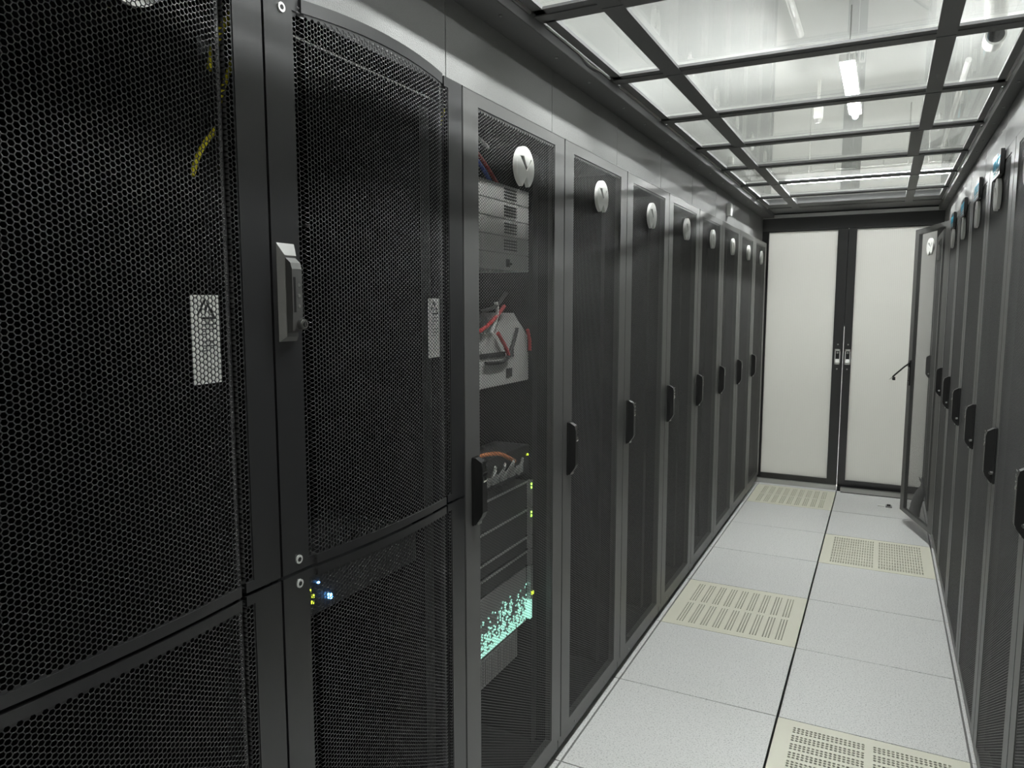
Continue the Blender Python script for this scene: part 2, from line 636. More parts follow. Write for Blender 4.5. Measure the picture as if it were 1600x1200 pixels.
mbc = case_mesh(MB())
CASE = mbc.mesh('case')
mbr = MB()
for u in (0.018, CW - 0.056):
    mbr.box(-0.085, -0.080, u, u + 0.038, 0.07, 1.94, 'inside')
    mbr.box(-0.135, -0.080, u + (0 if u < 0.3 else 0.033), u + (0.005 if u < 0.3 else 0.038), 0.07, 1.94, 'inside')
RAILS = mbr.mesh('mounting_rail')
PLINTH = MB().box(-0.9, -0.048, 0.001, CW - 0.001, 0.0, 0.034, 'plinth').mesh('plinth')
BRAIL = MB().cbox(-0.045, -0.010, 0.001, CW - 0.001, 0.036, 0.077, 'black').mesh('bottom_rail')
SCREW = MB().cyl((0, 0, 0), 'x', 0.0035, 0.002, 'zinc', 12).mesh('screw')

# flat door frame
DZ0, DZ1 = 0.083, CTOP
MU0, MU1, MZ0, MZ1 = 0.074, 0.526, 0.112, 1.953


def door_frame():
    mb = MB()
    a, b = 0.0025, CW - 0.0025
    mb.cbox(-0.022, 0, a, MU0, DZ0, DZ1, 'black', 0.0012)
    mb.cbox(-0.022, 0, MU1, b, DZ0, DZ1, 'black', 0.0012)
    mb.box(-0.022, 0, MU0 - .002, MU1 + .002, DZ0 + .0005, MZ0, 'black')
    mb.box(-0.022, 0, MU0 - .002, MU1 + .002, MZ1, DZ1 - .0005, 'black')
    mb.cyl((-0.0015, a, DZ1 - 0.0012), 'y', 0.0021, b - a, 'black', 10)
    return mb.mesh('door')


DOOR = door_frame()
HEX = hexmesh('mesh_panel', MU0, MU1, MZ0, MZ1, flat, 'mesh', p=0.008, scale=0.86, thick=0.0006)
BAR = MB().box(-0.016, -0.004, MU0, MU1, 1.205, 1.217, 'black').mesh('stiffener')


def handle_mesh():
    mb = MB()
    mb.cbox(0.0, 0.006, 0.031, 0.061, 0.950, 1.122, 'plastic', 0.002)
    prof = [(0.006, 0.953), (0.010, 0.953), (0.026, 0.975), (0.030, 0.985), (0.030, 1.095), (0.026, 1.110), (0.010, 1.120), (0.006, 1.120)]
    bm = MB()
    bm.prism([(x, z) for x, z in prof], 'y', 0.034, 0.056, 'plastic')
    mb.add(bm.v, bm.f, 'plastic')
    return mb.mesh('handle')


HANDLE = handle_mesh()
KEYC = MB().cyl((0.006, 0.0605, 0.985), 'x', 0.0062, 0.009, 'chrome', 16).cyl((0.015, 0.0605, 0.985), 'x', 0.0035, 0.001, 'plastic', 12).mesh('key_cylinder')
TRIMS = [('handle_cap', MB().box(0.0262, 0.0306, 0.0345, 0.0555, 1.1085, 1.1115, 'chrome')),
         ('release_button', MB().cyl((0.0298, 0.045, 1.098), 'x', 0.0045, 0.002, 'chrome', 12)),
         ('slide_bar', MB().cbox(0.0298, 0.0316, 0.036, 0.054, 1.0815, 1.0855, 'chrome', 0.0005)),
         ('hook', MB().prism([(0.0298, 1.060), (0.0320, 1.0655), (0.0315, 1.072), (0.0298, 1.076)], 'y', 0.038, 0.052, 'chrome')),
         ('end_clip', MB().box(0.0100, 0.0152, 0.0345, 0.0555, 0.9535, 0.9600, 'zinc'))]
TRIMS = [(a, b.mesh(a)) for a, b in TRIMS]


def door_kids(door, handle=True):
    link('mesh_panel', HEX, door)
    if handle:
        h = link('handle', HANDLE, door)
        link('key_cylinder', KEYC, door, 'chrome key cylinder')
        for a, b in TRIMS:
            link(a, b, door, 'bright metal ' + a.replace('_', ' '))
    b = link('badge', BADGE, door, 'round white badge with a notched V emblem')
    b.location = (-0.001, 0.308, 1.853)
    k = link('badge_recess', BADGE_BACK, door)
    k.location = (-0.001, 0.308, 1.853)


def make_rack(loc, rz):
    r = empty('server_cabinet', loc, rz)
    link('case', CASE, r)
    link('plinth', PLINTH, r)
    link('bottom_rail', BRAIL, r)
    link('mounting_rail', RAILS, r)
    for u in (0.15, 0.45):
        s = link('screw', SCREW, r)
        s.location = (-0.0102, u, 0.057)
    d = link('door', DOOR, r)
    door_kids(d)
    return r


LX, RX, RY0 = -0.602, 0.597, -0.03
proto = make_rack((LX, -1.2, 0), 0)
RACKS_L, RACKS_R = [proto], {}
for i in range(1, 8):
    r = dup(proto)
    r.location = (LX, -1.2 + 0.6 * i, 0)
    RACKS_L.append(r)
GL = 'mesh-door server cabinets of the left row'
for i, r in enumerate(RACKS_L):
    if i == 0:
        lab = 'black mesh-door cabinet showing white equipment and green lights inside, beside the curved doors'
    elif i == 7:
        lab = 'black mesh-door cabinet of the left row touching the end doors'
    else:
        lab = ordinal(i + 1) + ' black mesh-door cabinet of the left row, counted from the curved-door cabinet'
    thing(r, lab, 'server cabinet', GL)
GR = 'mesh-door server cabinets of the right row'
for k in range(-3, 6):
    r = dup(proto)
    r.location = (RX, RY0 + 0.6 * (k + 1), 0)
    r.rotation_euler = (0, 0, PI)
    RACKS_R[k] = r
    if k == 4:
        lab = 'black cabinet of the right row whose mesh door stands ajar'
    elif k == 5:
        lab = 'black cabinet of the right row behind the ajar door, next to the end doors'
    elif k >= 0:
        lab = ordinal(4 - k) + ' right-row cabinet with a blue-lettered sign, counted from the ajar door'
    else:
        lab = ordinal(-k) + ' right-row cabinet without a sign, counted from the signed ones towards the camera'
    thing(r, lab, 'server cabinet', GR)

# the ajar door of the right row
r = RACKS_R[4]
for ch in list(r.children):
    if ch.name.split('.')[0] == 'door':
        ajar = ch
for ch in list(ajar.children):
    if ch.name.split('.')[0] in ('handle', 'handle_cap', 'release_button', 'slide_bar', 'hook', 'end_clip'):
        bpy.data.objects.remove(ch)
AJ = math.radians(15.8)
# hinge at local y = 0.6, x = 0; swing the free edge (y = 0) out to +x
T = Matrix.Translation((0, 0.598, 0)) @ Matrix.Rotation(AJ, 4, 'Z') @ Matrix.Translation((0, -0.598, 0))
ajar.matrix_local = T
mb = MB()
mb.cbox(0.0, 0.006, 0.028, 0.064, 0.950, 1.122, 'plastic', 0.002)
mb.box(0.006, 0.012, 0.034, 0.056, 1.075, 1.105, 'plastic')
mb.tube([(0.010, 0.045, 1.095), (0.030, 0.030, 1.075), (0.075, -0.012, 1.015), (0.085, -0.020, 1.000)], 0.0055, 'plastic')
mb.box(0.070, 0.082, -0.040, -0.012, 0.978, 1.000, 'plastic')
mb.tube([(0.085, -0.020, 1.000), (0.100, -0.034, 0.982)], 0.0025, 'zinc')
mb.build('handle', ajar, 'black swing handle lifted out of its plate with a key tag')

# ------------------------------------------------------------------ curved-door cabinets
GA0, GA1 = 0.513, 0.535      # groove beside the far fold


def bow(u):
    u = np.asarray(u, float)
    t = np.clip((u - 0.082) / (0.509 - 0.082), 0, 1) * 2 - 1
    b = 0.005 + 0.013 * (1 - t * t)
    x = np.where((u > 0.080) & (u < 0.510), b, 0.0)
    x = np.where((u >= 0.510) & (u <= 0.523), -0.012, x)
    return x


def arch(u, z):
    t = np.clip((u - 0.082) / (0.509 - 0.082), 0, 1) * 2 - 1
    return z + 0.010 * (1 - t * t) * np.clip((z - 1.5) / 0.485, 0, 1)


ULIST = [0.0, 0.03, 0.064, 0.0795, 0.0805] + list(np.linspace(0.0805, 0.5095, 22))[1:] + [0.5105, 0.5225, 0.5235, 0.540, 0.575, 0.6]


def leaf_frame(name, z0, z1, mz0, mz1):
    mb = MB()

    def strip(ua, ub, za, zb):
        us = [u for u in ULIST if ua - 1e-6 <= u <= ub + 1e-6]
        us = [min(max(u, 0.0025), CW - 0.0025) for u in us]
        zs = [za, zb] if zb - za < 0.06 else [za, (za + zb) / 2, zb]
        v = []
        for off in (0.0, -0.005):
            for z in zs:
                for u in us:
                    v.append((float(bow(u)) + off, u, float(arch(np.array(u), np.array(z)))))
        n, m = len(us), len(zs)
        f = []
        for o in (0, n * m):
            for a in range(m - 1):
                for b in range(n - 1):
                    f.append((o + a * n + b, o + a * n + b + 1, o + (a + 1) * n + b + 1, o + (a + 1) * n + b))
        for b in range(n - 1):
            f.append((b, b + 1, n * m + b + 1, n * m + b))
            k = (m - 1) * n
            f.append((k + b, k + b + 1, n * m + k + b + 1, n * m + k + b))
        for a in range(m - 1):
            for b in (0, n - 1):
                f.append((a * n + b, (a + 1) * n + b, n * m + (a + 1) * n + b, n * m + a * n + b))
        mb.add(v, f, 'apc')
    strip(0.0, 0.064, z0, z1)
    strip(0.540, 0.6, z0, z1)
    strip(0.064, 0.540, z0, mz0)
    strip(0.064, 0.540, mz1, z1)
    return mb.mesh(name)


def bent(u, z):
    return bow(u) - 0.0015, arch(u, z)


UP = (1.036, 1.985, 1.052, 1.964)
LO = (0.050, 1.030, 0.090, 1.014)
LEAF_U = leaf_frame('upper_door', *UP)
LEAF_L = leaf_frame('lower_door', *LO)
HEX_U = hexmesh('mesh_panel', 0.064, 0.540, UP[2], UP[3], bent, 'apcmesh', p=0.008, scale=0.86)
HEX_L = hexmesh('mesh_panel', 0.064, 0.540, LO[2], LO[3], bent, 'apcmesh', p=0.008, scale=0.86)


def make_curved(loc):
    r = empty('curved_cabinet', loc, 0)
    link('case', CASE, r)
    link('plinth', PLINTH, r)
    link('mounting_rail', RAILS, r)
    du, dl = link('upper_door', LEAF_U, r), link('lower_door', LEAF_L, r)
    link('mesh_panel', HEX_U, du)
    link('mesh_panel', HEX_L, dl)
    # fold cover strips along the far edge of the bow
    MB().cyl((-0.0105, 0.5165, 1.04), 'z', 0.0050, 0.951, 'apc', 14).build('hinge_tube', du)
    MB().cyl((-0.0105, 0.5165, 0.055), 'z', 0.0050, 0.97, 'apc', 14).build('hinge_tube', dl)
    for d, z in ((du, 1.055), (dl, 1.012), (du, 1.960)):
        mb = MB().cyl((0.0, 0.040, z), 'x', 0.0075, 0.0022, 'pan', 20).cyl((0.0022, 0.040, z), 'x', 0.0042, 0.0005, 'plastic', 6)
        mb.build('screw', d, 'bright hex-socket screw')
    # swing handle with combination dials
    h = MB()
    a0, a1, b0, b1 = 0.012, 0.052, 1.430, 1.590
    i0, i1, j0, j1 = 0.020, 0.046, 1.438, 1.570
    X = 0.010
    v = [(0, a0, b0), (0, a1, b0), (0, a1, b1), (0, a0, b1), (X, i0, j0), (X, i1, j0), (X, i1, j1), (X, i0, j1)]
    h.add(v, [(0, 1, 5, 4), (1, 2, 6, 5), (2, 3, 7, 6), (3, 0, 4, 7), (4, 5, 6, 7), (0, 3, 2, 1)], 'gunmetal')
    hd = h.build('handle_plate', du, 'gunmetal handle plate with sloping sides')
    lv = MB()
    lv.prism([(0.009, 1.444), (0.021, 1.448), (0.023, 1.480), (0.023, 1.548), (0.020, 1.558), (0.009, 1.567)], 'y', 0.0215, 0.0440, 'gunmetal')
    lv.box(0.0226, 0.0234, 0.0245, 0.0290, 1.478, 1.535, 'plastic')
    lv = lv.build('handle_lever', hd)
    dm = MB()
    for z in (1.488, 1.505, 1.522):
        dm.cyl((0.0195, 0.0362, z), 'x', 0.0040, 0.0042, 'zinc', 14, r2=0.0028)
        dm.cyl((0.0205, 0.0362, z + 0.0072), 'x', 0.0030, 0.0018, 'plastic', 10)
    dm.build('combination_dials', hd)
    kc = MB().cyl((0.012, 0.0400, 1.4585), 'x', 0.0088, 0.017, 'gunmetal', 22).cyl((0.029, 0.0400, 1.4585), 'x', 0.0068, 0.0015, 'zinc', 20)
    kc.cyl((0.0305, 0.0400, 1.4585), 'x', 0.0046, 0.0006, 'plastic', 16).box(0.0311, 0.0316, 0.0392, 0.0408, 1.4553, 1.4617, 'zinc')
    kc.build('key_cylinder', hd, 'round key cylinder')
    # warning sticker behind the mesh
    s0, s1, t0, t1 = 0.437, 0.490, 1.376, 1.504
    st = MB()
    n = 6
    pr = [s0 + (s1 - s0) * i / n for i in range(n + 1)]
    v = [(float(bow(u)) - 0.0042 - d, u, z) for d in (0, 0.0006) for z in (t0, t1) for u in pr]
    m = n + 1
    f = [(i, i + 1, m + i + 1, m + i) for i in range(n)] + [(2 * m + i, 2 * m + i + 1, 3 * m + i + 1, 3 * m + i) for i in range(n)]
    st.add(v, f, 'sticker')

    def ink(u0_, z0_, u1_, z1_, wd=0.0016):
        x = float(bow((u0_ + u1_) / 2)) - 0.0036
        dx, dz = u1_ - u0_, z1_ - z0_
        L = math.hypot(dx, dz)
        nx, nz = -dz / L * wd / 2, dx / L * wd / 2
        pts = [(u0_ + nx, z0_ + nz), (u0_ - nx, z0_ - nz), (u1_ - nx, z1_ - nz), (u1_ + nx, z1_ + nz)]
        st.add([(x, p[0], p[1]) for p in pts], [(0, 1, 2, 3)], 'ink')
    c = (s0 + s1) / 2
    ink(c - 0.017, 1.471, c + 0.017, 1.471, 0.003)
    ink(c - 0.017, 1.471, c, 1.499, 0.003)
    ink(c + 0.017, 1.471, c, 1.499, 0.003)
    ink(c - 0.001, 1.477, c + 0.003, 1.490, 0.003)
    for zz in (1.462, 1.455, 1.448, 1.438, 1.431, 1.424):
        ink(c - 0.018, zz, c + (0.018 if zz not in (1.448, 1.424) else 0.004), zz, 0.0012)
    st.build('warning_sticker', du, 'white warning sticker with a black triangle')
    MB().box(-0.030, -0.007, 0.066, 0.538, 1.966, 1.979, 'inside').build('added_top_lip', r)  # dark lip added to keep the lit panel above from showing through the mesh
    # cross bar behind the mesh near the top
    MB().box(-0.026, -0.0225, 0.02, 0.58, 1.9335, 1.9370, 'zinc').build('cross_bar', r)
    return r


curvA = make_curved((LX, -1.8, 0))
thing(curvA, 'black cabinet with bowed mesh doors, next to the flat mesh-door cabinets', 'server cabinet', 'curved-door cabinets')
curvB = dup(curvA)
curvB.location = (LX, -2.4, 0)
thing(curvB, 'black cabinet with bowed mesh doors, cut by the left edge, yellow cables inside', 'server cabinet', 'curved-door cabinets')
MB().tube([(0.0, 0, 0), (0.022, 0, 0)], 0.003, 'chrome').build('latch_pin', curvA, 'short bright pin').location = (-0.010, 0.078, 1.623)

# ------------------------------------------------------------------ side panels above the cabinets
PZ0, PZ1 = 1.975, 2.19
LPX, RPX = -0.645, 0.638


def panel(x0, x1, y0, y1):
    return MB().cbox(x0, x1, y0 + 0.0012, y1 - 0.0012, PZ0 + 0.009, PZ1, 'panel', 0.0008)


for i in range(-2, 8):
    y0 = -1.2 + 0.6 * i
    o = panel(LPX - 0.02, LPX, y0, y0 + 0.6 if i < 7 else 3.66).build('steel_panel')
    if i < 0:
        lab = 'grey steel panel above the ' + ('nearer' if i == -2 else 'farther') + ' of the two curved-door cabinets'
    else:
        lab = 'grey steel panel above the ' + ordinal(i + 1) + ' mesh-door cabinet of the left row from the curved doors'
    thing(o, lab, 'panel', 'steel panels above the left cabinets')
for k in range(-3, 6):
    y0 = RY0 + 0.6 * k
    o = panel(RPX, RPX + 0.02, y0, y0 + 0.6 if k < 5 else 3.66).build('steel_panel')
    if k == 4:
        lab = 'grey steel panel above the ajar door in the right row'
    elif k == 5:
        lab = 'grey steel panel at the far end of the right row, by the end doors'
    elif k >= 0:
        lab = 'grey steel panel above the ' + ordinal(4 - k) + ' signed right-row cabinet from the ajar door'
    else:
        lab = 'grey steel panel above the ' + ordinal(-k) + ' unsigned right-row cabinet from the signed ones'
    thing(o, lab, 'panel', 'steel panels above the right cabinets')

# ------------------------------------------------------------------ glazed roof over the aisle
RZ = 2.22
ROWS = range(-2, 7)


def rowY(n):
    return -0.86 + 0.5983 * n


RS, RE = -3.2, 3.66
sl = MB().cbox(LPX - 0.03, -0.556, RS, RE, 2.188, 2.262, 'soffit', 0.001)
sl = struct(sl.build('trim_1'))
sr = MB().cbox(0.596, RPX + 0.03, RS, RE, 2.188, 2.262, 'soffit', 0.001)
sr = struct(sr.build('trim_2'))
se = struct(MB().cbox(-0.5555, 0.5955, rowY(6) + 0.348, RE, 2.222, 2.262, 'soffit', 0.001).build('trim_3'))
sc = MB().cyl((0, 0, 0), 'z', 0.0045, 0.003, 'zinc', 12).mesh('screw')
for n in range(-1, 7):
    for d in (0.16, 0.42):
        for par, x in ((sl, -0.588), (sr, 0.617)):
            s = link('screw', sc, par)
            s.location = (x, rowY(n) + d, 2.185)
# bright gasket strip beside each outer pane
for n in ROWS:
    y0, y1 = rowY(n) + 0.012, rowY(n) + 0.5983 - 0.075 - 0.012
    for par, x in ((sl, -0.5555), (sr, 0.5905)):
        if n == 0 and par is sl:
            pts = [(x + 0.003, y0, 2.217), (x + 0.003, y0 + 0.22, 2.217), (x + 0.009, y0 + 0.30, 2.206), (x + 0.011, y0 + 0.36, 2.208), (x + 0.004, y0 + 0.42, 2.216), (x + 0.003, y1, 2.217)]
            MB().tube(smooth_path(pts, 5), 0.0028, 'alu', 6).build('gasket_strip', par, 'shiny strip partly hanging loose')
        else:
            MB().box(x, x + 0.006, y0, y1, 2.2145, 2.222, 'alu').build('gasket_strip', par, 'shiny strip')
# outer ledge of the frame next to the soffits, cross beams, long beams: one welded grid
g = MB()
for n in list(ROWS) + [7]:
    y = rowY(n)
    yy = y - 0.086
    g.box(-0.5555, 0.5955, yy + 0.030, y - 0.018, RZ - 0.002, RZ + 0.004, 'soffit')
    g.box(-0.5555, 0.5955, yy, y, RZ + 0.001, RZ + 0.006, 'soffit')
    g.box(-0.5555, 0.5955, yy + 0.006, y - 0.006, RZ + 0.006, RZ + 0.0105, 'soffit')
for n in ROWS:
    y0, y1 = rowY(n) - 0.03, rowY(n + 1) - 0.045
    off = -0.028 if n == 3 else 0.0
    for xa, xb in ((-0.384 + off, -0.329 + off), (0.365 + off, 0.414 + off)):
        g.box(xa, xb, y0, y1, RZ - 0.0035, RZ + 0.006, 'soffit')
        g.box(xa + 0.008, xb - 0.008, y0, y1, RZ + 0.006, RZ + 0.0105, 'soffit')
    g.box(-0.549, -0.520, y0, y1, RZ + 0.001, RZ + 0.0105, 'soffit')
    g.box(0.568, 0.590, y0, y1, RZ + 0.001, RZ + 0.0105, 'soffit')
grid = thing(g.build('roof_grid'), 'dark grey metal grid holding the glass roof over the aisle', 'ceiling grid')
for n in ROWS:
    y0, y1 = rowY(n) - 0.005, rowY(n + 1) - 0.086 + 0.005
    off = -0.028 if n == 3 else 0.0
    for nm, xa, xb in (('left', -0.548, -0.377 + off), ('middle', -0.336 + off, 0.372 + off), ('right', 0.407 + off, 0.588)):
        o = MB().box(xa, xb, y0, y1, RZ + 0.011, RZ + 0.017, 'glass').build('glass_pane')
        pos = {'left': 'next to the left cabinets', 'middle': 'in the wide middle column', 'right': 'next to the right cabinets'}[nm]
        thing(o, 'clear glass roof pane %s, %s row from the end doors' % (pos, ordinal(7 - n)), 'glass pane', 'glass panes of the aisle roof')

# ------------------------------------------------------------------ end doors
DY = 3.68
struct(MB().cbox(-0.70, 0.70, 3.660, 3.70, 2.088, 2.262, 'soffit', 0.001).build('trim_4'))
struct(MB().box(-0.70, 0.70, 3.632, 3.660, 2.186, 2.212, 'alu').build('trim_5'))
struct(MB().box(-0.80, -0.668, 3.66, 3.72, 0.0, 2.262, 'soffit').build('trim_6'))
struct(MB().box(0.668, 0.80, 3.66, 3.72, 0.0, 2.262, 'soffit').build('trim_7'))


def end_door(name, x0, x1, gx0, gx1, hx, zb, gz):
    mb = MB()
    z1 = 2.087
    mb.cbox(x0, gx0, DY, DY + 0.035, zb, z1, 'apc', 0.0015)
    mb.cbox(gx1, x1, DY, DY + 0.035, zb, z1, 'apc', 0.0015)
    mb.box(gx0 - .001, gx1 + .001, DY + .0005, DY + 0.0345, zb, gz, 'apc')
    mb.box(gx0 - .001, gx1 + .001, DY + .0005, DY + 0.0345, 2.078, z1, 'apc')
    d = struct(mb.build(name))
    MB().box(gx0 - 0.006, gx1 + 0.006, DY + 0.014, DY + 0.020, gz - 0.006, 2.084, 'poly').build('translucent_pane', d, 'ribbed frosted pane')
    h = MB()
    cz = 1.080
    w_, t = 0.0205, 0.007
    h.box(hx - w_, hx - w_ + t, DY - 0.004, DY, cz - 0.061, cz + 0.061, 'alu')
    h.box(hx + w_ - t, hx + w_, DY - 0.004, DY, cz - 0.061, cz + 0.061, 'alu')
    h.box(hx - w_, hx + w_, DY - 0.004, DY, cz + 0.045, cz + 0.061, 'alu')
    h.box(hx - w_, hx + w_, DY - 0.004, DY, cz - 0.061, cz - 0.047, 'alu')
    h.box(hx - w_ + t, hx + w_ - t, DY - 0.001, DY, cz - 0.047, cz + 0.045, 'plastic')
    h.prism([(DY - 0.001, cz - 0.047), (DY - 0.010, cz - 0.044), (DY - 0.001, cz - 0.018)], 'x', hx - 0.013, hx + 0.013, 'alu')
    h.cyl((hx, DY - 0.004, cz + 0.032), 'y', 0.008, 0.004, 'zinc', 14)
    h.build('handle', d, 'silver recessed pull')
    for z in (cz + 0.098, cz - 0.098):
        MB().cyl((hx, DY - 0.002, z), 'y', 0.006, 0.002, 'zinc', 12).build('screw', d)
    if gx0 < -0.5:
        MB().box(x1 - 0.02, x1 + 0.02, DY + 0.036, DY + 0.042, 1.32, 2.084, 'plastic').build('gap_light_block', d)  # added strip behind the frame, blocks light through the upper door gap
    return d


end_door('door_1', -0.664, -0.0050, -0.596, -0.080, -0.043, 0.040, 0.084)
end_door('door_2', -0.0015, 0.664, 0.056, 0.598, 0.031, 0.036, 0.084)
th = MB()
th.cbox(0.028, 0.62, 3.600, 3.640, 0.006, 0.040, 'zinc', 0.002)
th.box(0.030, 0.62, 3.604, 3.640, 0.0, 0.006, 'plinth')  # dark strip in place of the shadow gap under the bar
th.box(0.0, 0.66, 3.640, 3.712, 0.0, 0.034, 'plinth')
thing(th.build('door_sill'), 'grey metal sill bar on the floor before the right end door', 'sill')
thing(MB().cbox(-0.64, -0.006, 3.660, 3.710, 0.0, 0.038, 'silver', 0.002).build('seal_strip'), 'thin pale strip along the bottom of the left end door', 'strip')
bk = MB().cbox(0.300, 0.345, 3.285, 3.335, 0.0, 0.006, 'white', 0.001).box(0.352, 0.395, 3.275, 3.320, 0.0, 0.010, 'server_grey').box(0.36, 0.385, 3.283, 3.31, 0.010, 0.018, 'vent_dark')
thing(bk.build('floor_latch'), 'small white and grey metal piece on the floor by the ajar door', 'metal piece')

# tapered bundle behind the ajar door
base = Vector((0.531, 3.115, 0.0))
path = smooth_path([base, base + Vector((0.006, 0.0, 0.06)), base + Vector((0.018, 0.0, 0.125)), base + Vector((0.034, 0.0, 0.180)),
                    base + Vector((0.040, 0.0, 0.215)), base + Vector((0.042, 0.0, 0.245)), base + Vector((0.038, 0.0, 0.285))], 6)
rad = np.interp(np.linspace(0, 1, len(path)), [0, 0.3, 0.50, 0.62, 0.70, 0.85, 1.0], [0.036, 0.035, 0.030, 0.020, 0.012, 0.010, 0.006])
rad = [float(a * (1 + 0.03 * math.sin(i * 1.7))) for i, a in enumerate(rad)]
bo = MB().tube(path, rad, 'bundle', 14)
tip = base + Vector((0.040, 0.0, 0.250))
bo.tube([tip, tip + Vector((-0.014, 0, 0.016)), tip + Vector((-0.022, 0, 0.036))], [0.009, 0.006, 0.003], 'bundle', 8)
thing(bo.build('cable_bundle'), 'grey tapering bundle standing on the floor behind the ajar mesh door', 'bundle')

# ------------------------------------------------------------------ signs on the right row
TX = text_mesh('mpics', 0.072, 'cyan', shear=0.25)
for k in range(0, 4):
    e = empty('name_sign', (RX - 0.001, RY0 + 0.6 * (k + 1), 0), PI)
    MB().cbox(0.001, 0.013, 0.205, 0.395, 1.909, 1.990, 'plastic', 0.001).build('sign_plate', e)
    t = link('sign_lettering', TX, e, 'bright blue lettering')
    t.matrix_local = Matrix(((0, 0, 1, 0.0132), (1, 0, 0, 0.30), (0, 1, 0, 1.960), (0, 0, 0, 1)))
    MB().box(0.013, 0.0136, 0.225, 0.375, 1.930, 1.934, 'palecyan').box(0.013, 0.0136, 0.225, 0.375, 1.919, 1.923, 'palecyan').build('sign_small_print', e, 'two thin lines of pale blue print')
    thing(e, 'black sign with blue lettering on the ' + ordinal(4 - k) + ' right-row cabinet from the ajar door', 'sign', 'blue-lettered signs on the right cabinets')

# ------------------------------------------------------------------ equipment inside the cabinets
EX = -0.690     # world x of equipment fronts
for i in range(5):
    z0 = 1.588 + 0.0475 * i
    e = empty('rectifier_module', (EX, -0.9, z0))
    MB().cbox(-0.40, 0.0, -0.235, 0.235, 0.0008, 0.0467, 'rectifier', 0.0015).build('housing', e)
    lv = MB()
    if i > 0:
        for q in range(4):
            lv.box(0.0, 0.002, 0.075, 0.150, 0.009 + q * 0.0085, 0.0125 + q * 0.0085, 'vent_dark')
    else:
        lv.box(0.0, 0.002, 0.085, 0.105, 0.010, 0.032, 'vent_dark').box(0.0, 0.002, 0.110, 0.120, 0.016, 0.022, 'vent_dark')
    lv.build('louver' if i > 0 else 'power_switch', e)
    lab = ['white power module at the bottom of the stack, single dark switch', 'white louvered power module, second from the bottom of its stack',
           'white louvered power module in the middle of its stack', 'white louvered power module, second from the top of its stack',
           'white louvered power module topmost under the coloured cables'][i]
    thing(e, lab, 'power module', 'white power modules in the first mesh-door cabinet')

e = empty('distribution_unit', (EX, -0.9, 1.262))
mb = MB()
mb.cbox(-0.40, 0.0, -0.235, 0.235, 0.0, 0.085, 'rectifier', 0.0015)
mb.prism([(-0.235, 0.085), (0.235, 0.085), (0.235, 0.135), (0.14, 0.205), (0.06, 0.205), (0.03, 0.150), (-0.235, 0.150)], 'x', -0.30, -0.004, 'rectifier')
mb.build('housing', e)
MB().box(0, 0.003, -0.235, 0.075, 0.082, 0.096, 'vent_dark').build('terminal_strip', e)
MB().box(0, 0.002, 0.085, 0.120, 0.020, 0.045, 'vent_dark').box(0, 0.002, 0.11, 0.13, 0.078, 0.10, 'vent_dark').build('breaker', e)
MB().box(0, 0.004, -0.200, -0.185, 0.066, 0.074, 'led_yellow').build('status_light', e)
thing(e, 'white power unit with red and black wires, below the white module stack', 'power unit')
cabs = [('red', [(-0.185, 0.19), (-0.12, 0.155), (-0.06, 0.165), (0.00, 0.19), (0.06, 0.225)]), ('red', [(0.02, 0.150), (0.06, 0.115), (0.085, 0.085)]),
        ('blackcable', [(-0.08, 0.210), (0.01, 0.225), (0.07, 0.262)]), ('blackcable', [(0.14, 0.160), (0.11, 0.110), (0.06, 0.07), (-0.05, 0.07)]),
        ('greycable', [(-0.02, 0.150), (0.015, 0.200), (0.01, 0.235)]), ('red', [(0.21, 0.155), (0.225, 0.120), (0.225, 0.09)])]
for kk, (c, pts) in enumerate(cabs):
    q = [(EX + 0.008, -0.9 + a, 1.262 + b) for a, b in pts]
    o = MB().tube(smooth_path(q, 6), 0.0055, c, 7).build('wire')
    lab = {'red': ['red wire looping along the top of the white power unit', 'short red wire slanting across the white power unit', '', '', '', 'short red wire at the far edge of the white power unit'][kk],
           'blackcable': ['', '', 'black wire rising above the white power unit', 'black wire bending across the front of the white power unit'][kk] if kk < 4 else '',
           'greycable': 'grey wire sticking up behind the white power unit'}[c]
    thing(o, lab, 'wire', 'wires on the white power unit')
# coloured cables above the white modules
for c, pts, lab in (('red', [(-0.22, 0.05), (-0.12, 0.04), (-0.02, 0.0), (0.06, -0.05)], 'red cable sagging above the white power modules'),
                    ('blue', [(-0.10, 0.02), (-0.03, -0.015), (0.02, -0.05)], 'blue cable end above the white power modules'),
                    ('orange', [(-0.22, 0.08), (-0.14, 0.05), (-0.08, 0.03)], 'orange cable high above the white power modules'),
                    ('greycable', [(-0.12, 0.075), (-0.06, 0.06), (0.0, 0.045)], 'grey cable high above the white power modules')):
    q = [(EX - 0.01, -0.9 + a, 1.868 + b) for a, b in pts]
    thing(MB().tube(smooth_path(q, 6), 0.0055, c, 7).build('cable'), lab, 'cable', 'cables above the white power modules')
